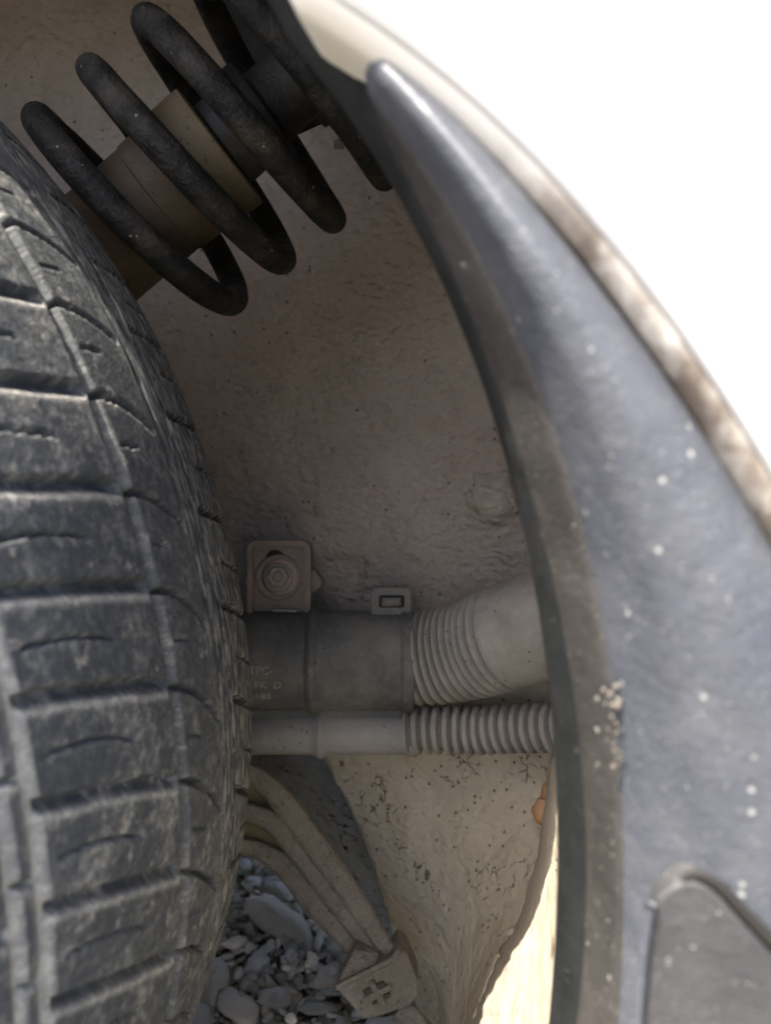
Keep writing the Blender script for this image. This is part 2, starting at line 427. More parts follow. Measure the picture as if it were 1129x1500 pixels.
V, F = tube(ep, .0009, 10, up=(0, 1, 0)); put('edge_highlight_bead', V, F, M_BUMPER, bumper)  # bead in lighter plastic stands in for the trim's edge highlight

# dried mud crumbs on the lip edge
parts = []
for q in range(34):
    u = random.random(); py = 1000 + 125 * u; t0 = None
    px = 896 + 12 * (py - 1000) / 200 + random.gauss(0, 5)
    if random.random() < .06: py = random.uniform(860, 1400); px = 868 + (py - 860) * .1 + random.gauss(0, 3)
    c = PY(px, py, .1365 + random.uniform(-.001, .001)); s = random.uniform(.0002, .0006) * random.choice((.6, 1, 1))
    vs = []; import itertools
    for z in (-1, -.4, .4, 1):
        for a in range(6):
            rr = math.sqrt(max(.08, 1 - z * z * .9)) * random.uniform(.7, 1.2)
            vs.append(c + s * np.array([rr * math.cos(a * 1.047), rr * math.sin(a * 1.047), z]))
    parts.append((vs, flip(gridfaces(4, 6, cv=True)) + [tuple(reversed(range(6))), tuple(range(18, 24))]))
V, F = join(parts)
mud = put('dried_mud', V, F, m_plastic('pale_mud', (.11, .095, .078), (.17, .15, .125), .6, .9), bumper, label='pale crumbs of dried mud on the bumper edge'); mud['kind'] = 'stuff'

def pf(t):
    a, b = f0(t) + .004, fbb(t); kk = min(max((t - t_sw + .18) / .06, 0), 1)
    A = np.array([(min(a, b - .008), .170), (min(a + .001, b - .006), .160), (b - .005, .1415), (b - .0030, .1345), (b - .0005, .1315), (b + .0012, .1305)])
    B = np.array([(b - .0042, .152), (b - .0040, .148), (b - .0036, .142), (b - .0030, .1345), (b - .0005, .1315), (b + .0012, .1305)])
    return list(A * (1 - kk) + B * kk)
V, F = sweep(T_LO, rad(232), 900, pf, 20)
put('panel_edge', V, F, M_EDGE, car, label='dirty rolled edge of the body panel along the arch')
def pf(t):
    b = fbb(t)
    return [(b + .0012, .1335), (b + .0012, .1330), (b + .0012, .1320), (b + .0012, .1305), (b + .0035, .1285), (b + .012, .126), (b + .06, .118), (b + .16, .112), (b + .32, .116), (b + .55, .135)]
V, F = sweep(T_LO, rad(232), 600, pf, 44)
put('body_panel', V, F, M_WHITE, car, label='white painted body panel above the arch')

# ---- wheel housing
Z_COVER = PY(500, 960, .46)[2]
def wall_y(x, z):
    y = .462 + .006 * math.sin(x * 9 + 1) * math.sin(z * 8) + .010 * noise.noise(Vector((x * 5, z * 5, 3.1)))
    y += .0018 * noise.noise(Vector((x * 28, z * 28, 1.1)))
    lw = min(max((Z_COVER - z) / .015, 0), 1); y += .028 * lw * lw * (3 - 2 * lw)
    # dent near the arch
    P = PY(725, 730, .46); d = math.hypot(x - P[0], z - P[2]); y -= .011 * math.exp(-(d / .014) ** 4) - .003 * math.exp(-(d / .03) ** 2)
    # raised pad to the right of the bolt plate
    a0 = PY(458, 808, .46); a1 = PY(540, 900, .46)
    sx = min(max((x - a0[0]) / .002, 0), 1) * min(max((a1[0] - x) / .003, 0), 1); sz = min(max((a0[2] - z) / .003, 0), 1)
    y += .004 * sx * sz * (1 if z > a1[2] - .02 else 0)
    # the housing turns outward toward the rear
    y -= .9 * max(0.0, x + .030) ** 1.3
    # and rolls in at the top front
    r = math.hypot(x - WC[0], z - WC[2]); y -= 3.0 * max(0.0, r - .435) ** 2 * (1 if z > WC[2] else 0)
    return y
low = np.array([PY(*q, .46) for q in [(60, 1190), (200, 1195), (330, 1215), (390, 1240), (440, 1290), (500, 1365), (560, 1425), (610, 1480), (700, 1520), (900, 1540)]])
ox = np.argsort(low[:, 0]); lx, lz = low[ox, 0], low[ox, 2]
xs = np.linspace(-.85, .06, 240); nv = 220
V = []
for x in xs:
    z0 = float(np.interp(x, lx, lz)) if x > lx[0] else float(lz[0])
    for z in np.linspace(z0, .86, nv): V.append((x, wall_y(x, z), z))
housing = put('wheel_housing', V, gridfaces(len(xs), nv), M_LINER, car, label='wheel housing wall coated in dusty brown textured sealer')
housing.data.materials.append(M_LOWER)
for f_ in housing.data.polygons:
    if f_.center.z < Z_COVER: f_.material_index = 1
solid(housing, .002, 1)
# roof of the housing, closing the well above and behind
V = []; n1 = 120
for t in np.linspace(rad(-4), rad(220), n1):
    for yv in np.linspace(.170, .50, 24):
        q = (yv - .170) / .33
        r = .402 + .085 * min(1, q * 5) + .0015 * noise.noise(Vector((t * 8, yv * 30, 0)))
        V.append(arc_pt(t, r, yv))
put('arch_roof', V, gridfaces(n1, 24), M_LINER, housing)

# unseen underside of the car, added and sized to cut stray light
V = [(-1.0, .53, .26), (.42, .53, .26), (.42, 1.25, .26), (-1.0, 1.25, .26)]
fp = put('floor_pan_light_block', V, [(0, 1, 2, 3)], M_HOLE, car, smooth=False); solid(fp, .01, 1)
V = [(-.9, .515, .26), (.9, .515, .26), (.9, .515, .95), (-.9, .515, .95)]
ip = put('inner_panel_light_block', V, [(0, 1, 2, 3)], M_HOLE, car, smooth=False); solid(ip, .01, -1)  # unseen closing panel, added to keep light out of the well
# grey lower panel strip in front of the wall between arm and seam is the wall itself; the seam panel stands proud
E1 = resample([PY(*q, .464 - .034 * max(0, (q[1] - 1100) / 400)) for q in [(420, 1000), (452, 1060), (478, 1108), (500, 1147), (520, 1188), (545, 1248), (565, 1312), (582, 1372), (600, 1424), (622, 1500), (650, 1590)]], 90)
B1 = resample([PY(*q, .425 - .095 * max(0, (q[1] - 1150) / 350)) for q in [(845, 990), (828, 1060), (813, 1118), (806, 1160), (800, 1205), (795, 1250), (781, 1302), (765, 1350), (745, 1384), (722, 1440), (699, 1500), (668, 1590)]], 90)
G1 = resample([PY(*q, .170) for q in [(850, 990), (845, 1060), (846, 1120), (846, 1180), (842, 1260), (838, 1340), (832, 1420), (826, 1500), (818, 1590)]], 90)
V = []; nn = 90
for i in range(90):
    for s in np.linspace(0, 1, nn):
        p = E1[i] * (1 - s) + B1[i] * s
        bul = .012 * math.sin(math.pi * s)
        e = .0035 * noise.noise(Vector((i * .35, 0, 2.2))) * max(0, 1 - s * 14)
        p = p + np.array([.5, .86, 0]) * bul * .6 + np.array([-.86, 0, .0]) * e
        p = p + np.array([-.45, -.89, 0]) * .0016 * noise.noise(Vector(p * 45))
        V.append(p)
rp = put('rear_panel', V, gridfaces(90, nn), M_PANEL, housing, label='pale beige rear panel with fine cracks and mud drops')
solid(rp, .003, 1 if True else -1)
# raised edge bead along its seam
V, F = tube([E1[i] + np.array([-.0004, -.0006, 0]) + .0007 * np.array([noise.noise(Vector((i * .5, 1, 1))), noise.noise(Vector((i * .5, 7, 1))), 0]) for i in range(90)], .0016, 8, up=(0, 1, 0), wob=.5)
put('seam_bead', V, F, M_PANEL, housing)
V = []; nn = 50
for i in range(90):
    rag = .0016 * noise.noise(Vector((i * .6, 3, 0))) + .0008 * noise.noise(Vector((i * 1.7, 9, 0)))
    for s in np.linspace(0, 1, nn):
        p = (B1[i] + np.array([-.001, -.003, 0]) + rag * np.array([-1, 0, 0]) * (1 - s)) * (1 - s) + G1[i] * s
        V.append(p + np.array([-1, 0, 0]) * .0007 * noise.noise(Vector(p * 130)))
fl = put('flange', V, gridfaces(90, nn), M_FLANGE, housing, label='cream painted flange behind the arch edge, lit by the sun lower down')
solid(fl, .002, 1)
# brown sealant blob
def blob(c, r, seed, n=14, sc=(1, 1, 1), ax=None):
    V = []
    for i in range(n + 1):
        for j in range(2 * n):
            a = math.pi * i / n; b = math.pi * j / n
            d = np.array([math.sin(a) * math.cos(b), math.sin(a) * math.sin(b), math.cos(a)])
            q = r * (1 + .25 * noise.noise(Vector(d * 1.3 + seed)))
            V.append(c + d * q * np.array(sc))
    return V, flip(gridfaces(n + 1, 2 * n, cv=True))
V, F = join([blob(PY(796, 1188, .392), .0076, 3.0, sc=(.8, .8, 1.0)), blob(PY(803, 1168, .40), .0062, 5.0, sc=(.7, .8, 1.5)), blob(PY(811, 1140, .405), .0042, 1.0, sc=(.6, .8, 2.0))])
put('sealant_drip', V, F, M_SEALANT, housing, label='orange brown drip of sealant')
V, F = blob(PY(749, 1366, .358), .0024, 8.0); put('sealer_crumb', V, F, M_FLANGE, housing)

# ---- wheel: tyre with tread, rim
wheel = empty('wheel', WC, car)
def prof_r(y):
    t = abs(y - .170) / .08
    return .295 - .012 * np.minimum(t, 1.0) ** 2.6
def build_tyre():
    fineT = np.linspace(rad(-46), rad(74), 860); coarse = np.linspace(rad(74), rad(314), 420)[1:-1]
    TH_ = np.r_[fineT, coarse]
    yt = np.linspace(.093, .247, 176)
    # cross-section: tread + sidewalls
    sy = [.2500, .2525, .2548, .2568, .2582, .2590, .2590, .2580, .2555, .2510, .2450, .2390]
    sr = [.2826, .2806, .2775, .2730, .2680, .2610, .2530, .2440, .2340, .2230, .2110, .2000]
    sy2 = [.340 - v for v in sy][::-1]; sr2 = sr[::-1]
    Y = np.r_[sy2, yt, sy]; Rr = np.r_[sr2, prof_r(yt), sr]
    nT, nY = len(TH_), len(Y)
    T, YY = np.meshgrid(TH_, Y, indexing='ij'); RR = np.broadcast_to(Rr, T.shape).copy()
    deg = np.degrees(T)
    sm = lambda x, lo, hi: np.clip((x - lo) / (hi - lo), 0, 1) ** 2 * (3 - 2 * np.clip((x - lo) / (hi - lo), 0, 1))
    depth = np.zeros_like(T); dustA = np.zeros_like(T)
    mm = RR * np.pi / 180 * 1000        # mm per degree
    wig = np.zeros_like(T)
    rng = np.random.default_rng(3)
    for kk in range(5):
        wig += .35 * np.sin(T * (17 + 23 * kk) + kk) * np.sin(YY * (160 + 90 * kk) + 2 * kk) / (1 + kk * .5)
    # circumferential grooves (centre mm, half width mm, depth mm, dust)
    ymm = YY * 1000
    slope = np.clip(-2.2 + (np.where(deg > 180, deg - 360, deg) - 11) * .14, -4.6, -.2)
    pitch = 4.8
    for cy, hw, dp, du in ((179.0, 1.5, 3.0, .16), (125.2, 1.15, 1.8, 1.0), (118.6, .9, 1.8, 1.0), (104.0, 1.2, 4.0, .6)):
        d = np.abs(ymm - cy - wig * .5)
        g = 1 - sm(d, hw * .75, hw * 1.5)
        depth = np.maximum(depth, g * dp); dustA = np.maximum(dustA, du * (1 - sm(d, hw * .9, hw * 2.6)))
    def lateral(y0, y1, base, hw, dp, curve, du, per=pitch, thin=False, lowlip=0.0):
        nonlocal depth, dustA
        yc = (ymm - 150.0) / 45.0
        cen = base + slope * (ymm - 150.0) / 45.0 + curve(ymm)
        q = ((deg - cen) / per); q = (q - np.round(q)) * per
        s = q * mm + wig * .45
        m = sm(ymm, y0 - 1.0, y0 + .5) * (1 - sm(ymm, y1 - .8, y1 + 1.0))
        # steep upper wall, gentler lower wall
        g = np.where(s > 0, 1 - sm(s, hw * .7, hw * 1.25), 1 - sm(-s, hw * .7, hw * (1.25 + lowlip)))
        depth = np.maximum(depth, g * dp * m)
        rimz = np.exp(-((s + hw * (1.35 + lowlip)) / 1.0) ** 2) * m
        dustA = np.maximum(dustA, du * rimz)
        return m, s
    z0 = lambda y: 0 * y
    lateral(127, 176, 3.95, .85, 3.2, z0, .8, lowlip=3.4)
    lateral(131, 158.5, 1.45, .42, 3.0, lambda y: -.25 * ((y - 145) / 14) ** 2, .18)
    lateral(181, 203, 3.55, .9, 4.0, lambda y: -1.5 * (np.maximum(y - 181, 0) / 22) ** 2, .20)
    lateral(184, 191, 1.1, .35, 2.0, z0, .1)
    lateral(218.5, 256, 3.2, .95, 4.5, lambda y: 1.6 * 0 + .0 * y, .15)
    lateral(228, 256, .8, .45, 2.0, z0, .1)
    lateral(119, 125, 3.95 + 1.2, 1.0, 2.4, z0, .9)
    lateral(88, 117, 3.2, .9, 3.2, z0, .7, lowlip=3.0)
    onT = ((YY > .0905) & (YY < .2495))
    # light groove lines along the shoulder
    for cy, hw, dp in ((206.5, .5, .8), (216.0, .6, 1.0), (238.0, .5, .7)):
        d = np.abs(ymm - cy - wig); depth = np.maximum(depth, (1 - sm(d, hw * .5, hw * 2)) * dp)
    depth *= np.where(YY > .2495, np.clip((.2585 - YY) / .009, 0, 1), 1) * np.where(YY < .0905, 0, 1)
    RR -= depth / 1000
    rough = wig * .00010
    shoulder = sm(ymm, 196, 214) * 1.0
    RR += rough * (1 + 2 * shoulder)
    X = WC[0] + RR * np.cos(T); Z = WC[2] + RR * np.sin(T)
    V = np.stack([X, YY, Z], -1).reshape(-1, 3)
    I = np.arange(nT * nY).reshape(nT, nY); J = np.roll(I, -1, 0)
    F = np.stack([I[:, :-1], I[:, 1:], J[:, 1:], J[:, :-1]], -1).reshape(-1, 4)
    me = bpy.data.meshes.new('tyre')
    me.vertices.add(len(V)); me.vertices.foreach_set('co', V.astype(np.float32).ravel())
    me.loops.add(F.size); me.loops.foreach_set('vertex_index', F.astype(np.int32).ravel())
    me.polygons.add(len(F)); me.polygons.foreach_set('loop_start', np.arange(0, F.size, 4, dtype=np.int32))
    me.polygons.foreach_set('loop_total', np.full(len(F), 4, np.int32))
    me.polygons.foreach_set('use_smooth', np.ones(len(F), bool))
    me.update(calc_edges=True); me.validate()
    tu = np.stack([T * .29, YY, RR * 0], -1).reshape(-1, 3).astype(np.float32)
    a = me.attributes.new('tuv', 'FLOAT_VECTOR', 'POINT'); a.data.foreach_set('vector', tu.ravel())
    a = me.attributes.new('dust', 'FLOAT', 'POINT'); a.data.foreach_set('value', np.clip(dustA, 0, 1).astype(np.float32).ravel())
    idx = np.round((deg - 3.95 + 1.2) / pitch + .5).astype(int); rib = np.digitize(ymm, [118.6, 125.2, 179.0, 206.5])
    hsh = np.modf(np.abs(np.sin(idx * 12.9898 + rib * 78.233) * 43758.5453))[0]
    a = me.attributes.new('blk', 'FLOAT', 'POINT'); a.data.foreach_set('value', hsh.astype(np.float32).ravel())
    a = me.attributes.new('shoulder', 'FLOAT', 'POINT'); a.data.foreach_set('value', shoulder.astype(np.float32).ravel())
    me.materials.append(M_TYRE)
    o = bpy.data.objects.new('tyre', me); COL.objects.link(o); attach(o, wheel)
    o['label'] = 'worn black tyre with grey dust in its tread'
    return o
build_tyre()
pr = [(.200, .240), (.196, .236), (.190, .215), (.176, .20), (.172, .16), (.178, .12), (.192, .106), (.200, .100), (.194, .104), (.150, .125), (.09, .118), (.05, .105), (.0, .103)]
V = [arc_pt(2 * math.pi * i / 72, r, y) for i in range(72) for r, y in pr]
put('rim', V, gridfaces(72, len(pr), cu=True), M_RIM, wheel)

# ---- coil spring on its strut
SD = .345; S1 = SD / FPX
def scr(dx, dy, dz=0.0): return (RIGHT * dx - UP * dy) * S1 + FWD * dz
A0 = PD(205, 318, SD)
e1 = scr(.80, -.60); e1 /= np.linalg.norm(e1); e1 = e1 - FWD * .13; e1 /= np.linalg.norm(e1)
e2 = scr(.655, .756); e2 /= np.linalg.norm(e2); e2 -= e1 * (e2 @ e1); e2 /= np.linalg.norm(e2)
e3 = np.cross(e1, e2)
if e3 @ FWD > 0: e3 = -e3
PIT = 97 * S1; RS = 172 * S1
def hel(t):
    tt = t + math.pi / 2
    ax = PIT * tt / (2 * math.pi) if tt > -math.pi / 2 else PIT * (-.25 + .12 * (tt + math.pi / 2) / (2 * math.pi))
    return A0 + e1 * ax + RS * (math.cos(t) * e2 - math.sin(t) * e3)
path = np.array([hel(t) for t in np.linspace(-math.pi - 1.5, 2 * math.pi * 4.4, 620)])
T_ = np.gradient(path, axis=0); T_ /= np.linalg.norm(T_, axis=1)[:, None]
V = []; seg = 16
for i, p in enumerate(path):
    a = p - A0; a = a - e1 * (a @ e1); a /= np.linalg.norm(a); b = np.cross(T_[i], a)
    rr = 20.5 * S1 * (1 + .03 * noise.noise(Vector(p * 60)))
    V += [p + rr * (math.cos(2 * math.pi * q / seg) * a + math.sin(2 * math.pi * q / seg) * b) for q in range(seg)]
F = gridfaces(len(path), seg, cv=True) + [tuple(range(seg)), tuple((len(path) - 1) * seg + q for q in range(seg))]
spring = put('coil_spring', V, F, M_SPRING, car, label='black coil spring leaning behind the tyre')
strut = empty('shock_absorber', A0 - e1 * .05, car)
def axial(segs, name, mat, par, label=None, off=(0, 0), n=40, sub=1):
    c = A0 + e2 * off[0] + e3 * off[1]
    V = []
    for a, r in segs:
        V += [c + e1 * a + r * (math.cos(2 * math.pi * q / n) * e2 + math.sin(2 * math.pi * q / n) * e3) for q in range(n)]
    F = gridfaces(len(segs), n, cv=True) + [tuple(range(n)), tuple((len(segs) - 1) * n + q for q in range(n))]
    o = put(name, V, F, mat, par, label=label); bevel(o, .0008, 2); return o
q = S1
axial([(-90 * q, 84 * q), (40 * q, 84 * q), (41 * q, 86 * q), (100 * q, 88 * q), (101 * q, 83 * q)], 'dust_sleeve', M_SLEEVE, strut, 'brown dusty sleeve inside the spring')
axial([(101 * q, 84 * q), (103 * q, 92 * q), (156 * q, 92 * q), (158 * q, 80 * q)], 'sleeve_lit_end', m_plastic('tan_dusty_sleeve_lit', (.13, .097, .052), (.17, .135, .08), .8, .6), strut, 'upper end of the sleeve, painted lighter tan as better lit')  # same sleeve; the paler tan paints in the stronger light here
axial([(160 * q, 62 * q), (215 * q, 60 * q), (217 * q, 74 * q), (236 * q, 74 * q), (240 * q, 52 * q), (290 * q, 50 * q), (293 * q, 70 * q), (312 * q, 68 * q), (316 * q, 48 * q), (520 * q, 46 * q)], 'bump_stop', M_RUBBER, strut, 'black rubber bump stop')
# lower spring cup
axial([(-150 * q, 60 * q), (-95 * q, 66 * q), (-80 * q, 70 * q), (-78 * q, 60 * q)], 'spring_cup', M_RUBBER, strut)
# upper mount bracket seen between coils
P = [PD(x, y, .385) for x, y in [(322, -20), (372, -20), (405, 90), (425, 150), (385, 160), (352, 70)]]
V, F = prism(P, FWD, .006); b_ = put('mount_bracket', V, F, M_RUBBER, car, smooth=False, label='dark bracket above the spring'); bevel(b_, .001)
P = [PD(x, y, .352) for x, y in [(372, 168), (405, 150), (468, 132), (482, 146), (478, 160), (412, 190), (392, 200)]]
V, F = prism(P, FWD, .012); b2 = put('bracket_lip', V, F, M_SPRING, b_, smooth=False); bevel(b2, .0012)

# ---- pipe cover (two half shells), tab and clip
HZ = RIGHT
def shell(x0, x1, cy, rpx, d, rib, steps, squash=1.0):
    """horizontal cylinder seen from the front; returns verts, faces"""
    R_ = rpx * d / FPX
    n = 48; V = []
    for px, add in steps:
        c = PD(px, cy(px), d)
        for k_ in range(n):
            a = 2 * math.pi * k_ / n
            rr = R_ + add
            V.append(c + rr * math.sin(a) * np.array([0, 0, 1]) * 1.0 - rr * squash * math.cos(a) * _D)
    return V, gridfaces(len(steps), n, cv=True) + [tuple(range(n)), tuple((len(steps) - 1) * n + i for i in range(n))]
cvd = .449
st = [(300, 0), (440, 0), (452, .0002), (456, .0022), (461, .0030), (466, .0022), (470, .0002), (586, 0), (589, .0016), (604, .0016), (605, -.001)]
V, F = shell(0, 0, lambda p: 967, 72.5, cvd, 0, st, .92)
cover = put('pipe_cover', V, F, M_COVER, car, label='grey plastic cover over the upper pipe with faint raised letters')
bevel(cover, .0006)
st2 = [(300, 0), (452, 0), (462, .0004), (466, .0018), (471, .0026), (476, .0018), (480, .0003), (594, 0), (596, .001), (610, .0012), (611, -.0008)]
V, F = shell(0, 0, lambda p: 1073.5, 30.5, cvd + .002, 0, st2, 1.0)
put('lower_sleeve', V, F, M_COVER2, cover, label='paler lower half over the thin pipe')
# web between both
P = [PD(300, 1030, cvd - .004), PD(606, 1030, cvd - .004), PD(608, 1056, cvd - .004), PD(300, 1056, cvd - .004)]
V, F = prism(P, FWD, .006); put('web', V, F, M_COVER, cover, smooth=False)
# tab
def rrect(x0, y0, x1, y1, r, d, n=6, tl=True, tr=True, bl=True, br=True, f=None):
    pts = []
    for (cx, cy, a0, on, kx, ky) in ((x1 - r, y0 + r, -90, tr, x1, y0), (x1 - r, y1 - r, 0, br, x1, y1), (x0 + r, y1 - r, 90, bl, x0, y1), (x0 + r, y0 + r, 180, tl, x0, y0)):
        if on:
            for i in range(n + 1):
                a = rad(a0 + 90 * i / n); pts.append((cx + r * math.cos(a), cy + r * math.sin(a)))
        else: pts.append((kx, ky))
    return [PD(x, y, d(x, y) if callable(d) else d) for x, y in pts]
V, F = prism(rrect(543, 860, 603, 916, 11, .441, bl=False, br=False), FWD, .005)
tab = put('tab', V, F, M_MID, cover, smooth=False); bevel(tab, .0009, 3)
V, F = prism(rrect(555, 872, 592, 890, 3, .4406), FWD, .002); put('slot', V, F, M_HOLE, cover, smooth=False)
V, F = tube(np.linspace(PD(559, 882, .4418), PD(587, 881, .4418), 8), 7.3 * .444 / FPX, 16); put('clip', V, F, M_MID, cover)
# raised letters on the cover
def letters(body, px, py, size, par):
    cu = bpy.data.curves.new('raised_lettering', 'FONT'); cu.body = body; cu.size = size; cu.extrude = .0003
    ob = bpy.data.objects.new('raised_lettering', cu); COL.objects.link(ob)
    dg = bpy.context.evaluated_depsgraph_get(); me = bpy.data.meshes.new_from_object(ob.evaluated_get(dg))
    COL.objects.unlink(ob); bpy.data.objects.remove(ob)
    R_ = 72.5 * cvd / FPX; c0 = PD(px, 967, cvd)
    a0 = math.asin(max(-1, min(1, (967 - py) / 72.5)))
    for v in me.vertices:
        a = a0 + v.co.y / R_; rr = R_ + .00015 + v.co.z
        p = c0 + HZ * v.co.x + rr * math.sin(a) * np.array([0, 0, 1]) - rr * .92 * math.cos(a) * _D
        v.co = Vector(p)
    o = bpy.data.objects.new('raised_lettering', me); COL.objects.link(o); me.materials.append(M_COVER2); attach(o, par)
letters('-TPC-', 371, 964, .0062, cover); letters('FK  D', 383, 985, .0062, cover); letters('2,183', 371, 1003, .0062, cover)

# ---- hoses
hp = resample([PD(588, 966, .449), PD(622, 963, .446), PD(660, 957, .440), (PD(700, 947, .431)), PD(738, 935, .420), PD(780, 921, .408), PD(830, 902, .394), PD(890, 880, .380)], 900)
L = np.linalg.norm(np.diff(hp, axis=0), axis=1).sum()
px_at = np.array([proj(p)[0] for p in hp])
r0 = .0256 + .0026 * np.clip((px_at - 610) / 160, 0, 1)
cor = np.clip((px_at - 606) / 3, 0, 1) * np.clip((744 - px_at) / 2, 0, 1)
ds = np.linspace(0, L, 900)
rid = np.abs(np.sin(math.pi * ds / .0060)) ** .65
r = r0 + cor * (-.0044 + .0056 * rid) + .0006 * ((px_at > 744) & (px_at < 750))
V, F = tube(hp, r, 56)
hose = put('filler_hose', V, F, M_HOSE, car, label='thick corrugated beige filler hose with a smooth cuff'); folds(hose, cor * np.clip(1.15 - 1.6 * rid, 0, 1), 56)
hp = resample([PD(596, 1070, .447), PD(640, 1069, .443), PD(700, 1069, .436), PD(760, 1066, .425), PD(830, 1064, .410), PD(900, 1060, .395)], 900)
L = np.linalg.norm(np.diff(hp, axis=0), axis=1).sum(); ds = np.linspace(0, L, 900)
rid = .5 + .5 * np.cos(2 * math.pi * ds / .00605); rid2 = np.clip(1.6 * rid, 0, 1)
r = .0102 + .0034 * rid2 - .0005 * (np.abs(((ds / .00605) % 1) - .0) < .06)
V, F = tube(hp, r, 40)
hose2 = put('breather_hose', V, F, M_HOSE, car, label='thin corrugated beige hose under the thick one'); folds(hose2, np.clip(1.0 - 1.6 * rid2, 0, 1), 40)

# ---- bolt plate
pd_ = .447
V, F = prism(rrect(362, 792, 455, 905, 12, pd_, bl=False, br=False), FWD, .012)
plate = put('bolt_plate', V, F, M_BRACKET, car, smooth=False, label='beige steel plate bolted to the housing wall'); bevel(plate, .001, 3)
# raised rim
outer = rrect(362, 792, 455, 905, 14, pd_ - .0038, bl=False, br=False); inner = rrect(370, 800, 446, 905, 9, pd_ - .0038, bl=False, br=False)
n_ = len(outer); V = outer + inner + [p + FWD * .005 for p in outer] + [p + FWD * .005 for p in inner]
F = []
for i in range(n_):
    j = (i + 1) % n_
    F += [(i, n_ + i, n_ + j, j), (n_ + i, 3 * n_ + i, 3 * n_ + j, n_ + j), (2 * n_ + i, i, j, 2 * n_ + j)]
rim = put('plate_rim', V, flip(F), M_BRACKET, plate, smooth=False); bevel(rim, .0009, 3)
def disc(cx, cy, rpx, d0, d1, n=40, hexa=False, inner=None):
    V = []
    prof = [(0, d0), (rpx * .92, d0), (rpx, d0 + .0006), (rpx, d1)] if inner is None else [(inner, d1), (inner, d0 + .0004), (inner + 1, d0), (rpx - 1.5, d0), (rpx, d0 + .0006), (rpx, d1)]
    c = PD(cx, cy, d0); kpx = d0 / FPX
    for rr, dd in prof:
        for i in range(n):
            a = 2 * math.pi * i / n
            g = rr * (1.0 if not hexa else (math.cos(math.pi / 6) / math.cos((a % (math.pi / 3)) - math.pi / 6)))
            V.append(c + (RIGHT * math.cos(a) + UP * math.sin(a)) * g * kpx + FWD * (dd - d0))
    return V, flip(gridfaces(len(prof), n, cv=True))
V, F = disc(403, 820, 15, pd_ - .0004, pd_ + .002); put('slot_hole', V, F, M_HOLE, plate)
V, F = disc(407, 846, 34, pd_ - .0016, pd_ + .003, inner=24); put('boss', V, F, M_BRACKET, plate)
V, F = disc(411, 845, 27, pd_ - .0026, pd_ + .003, inner=15); put('washer', V, F, m_plastic('rusty_washer', (.23, .17, .135), (.33, .27, .22), .7, .5), plate)
V, F = disc(407, 846, 22, pd_ - .0034, pd_ + .001); put('bolt_flange', V, F, M_BOLT, plate)
V, F = disc(407, 845, 16, pd_ - .0080, pd_ - .001, n=48, hexa=True); put('bolt_head', V, F, M_BOLT, plate, smooth=False)
V, F = disc(407, 845, 8, pd_ - .0086, pd_ - .006, n=24, inner=5); put('bolt_mark', V, F, M_BOLT, plate)
P = [PD(x, y, .452) for x, y in [(450, 830), (462, 836), (473, 852), (470, 860), (455, 872), (448, 872)]]
V, F = prism(P, FWD, .012); t_ = put('weld_tab', V, F, M_BRACKET, plate, smooth=False); bevel(t_, .001)
V, F = prism([PD(400, 892, pd_ - .004), PD(434, 893, pd_ - .004), PD(434, 897, pd_ - .004), PD(400, 896, pd_ - .004)], FWD, .006); put('ledge', V, F, M_BOLT, plate, smooth=False)

# ---- ribbed support arm with a cross marked end block
arm = empty('support_arm', PD(480, 1300, .46), car)
def strip(center, width, d, mat, name, rise=.004, n=70, label=None, bias=.5):
    """a rounded rail following a centre line, width in pixels"""
    c2 = resample(np.array(center, float), n); wd = np.interp(np.linspace(0, 1, n), np.linspace(0, 1, len(width)), width)
    dd = np.interp(np.linspace(0, 1, n), np.linspace(0, 1, len(d)), d)
    T2 = np.gradient(c2, axis=0); T2 /= np.linalg.norm(T2, axis=1)[:, None]; N2 = np.stack([-T2[:, 1], T2[:, 0]], 1)
    V = []; m = 11
    for i in range(n):
        for j in range(m):
            u = j / (m - 1) * 2 - 1
            q = c2[i] + N2[i] * u * wd[i] / 2
            h = rise * (1 - abs(u) ** 5.0)
            lump = .0006 * noise.noise(Vector((q[0] * .03, q[1] * .03, 4.0)))
            V.append(PD(q[0], q[1], dd[i] - h + lump))
        for j in (m - 1, 0):
            u = j / (m - 1) * 2 - 1; q = c2[i] + N2[i] * u * wd[i] / 2; V.append(PD(q[0], q[1], dd[i] + .010))
    F = flip(gridfaces(n, m + 2, cv=True)) + [tuple(range(m + 2)), tuple((n - 1) * (m + 2) + i for i in range(m + 2))]
    return put(name, V, F, mat, arm, label=label)
strip([(330, 1118), (368, 1133), (402, 1160), (440, 1210), (487, 1272), (530, 1335), (572, 1400)], [26, 32, 40, 40, 36, 32, 27], [.462, .462, .460, .456, .448, .438, .428], M_ARM, 'rail', .0034)
strip([(330, 1188), (365, 1190), (400, 1206), (432, 1240), (472, 1296), (515, 1354), (556, 1408)], [26, 30, 34, 33, 27, 23, 19], [.462, .462, .461, .457, .449, .439, .430], M_ARM, 'rail', .0032)
strip([(325, 1238), (358, 1240), (392, 1252), (428, 1280), (468, 1330), (508, 1378), (545, 1422)], [24, 28, 36, 42, 36, 26, 18], [.466, .466, .465, .461, .453, .443, .432], M_ARM, 'rail', .0032)
strip([(330, 1160), (365, 1166), (398, 1182), (430, 1222), (475, 1285), (520, 1345), (560, 1402)], [60, 52, 42, 30, 20, 14, 12], [.470, .470, .468, .464, .456, .446, .435], M_AMBER, 'web', .001, label='yellowed plastic between the rails')
strip([(330, 1216), (362, 1220), (400, 1236), (430, 1262), (470, 1313), (512, 1366), (552, 1414)], [46, 42, 32, 24, 16, 12, 10], [.470, .470, .469, .465, .457, .447, .436], M_AMBER, 'web', .001, label='yellowed plastic between the rails')
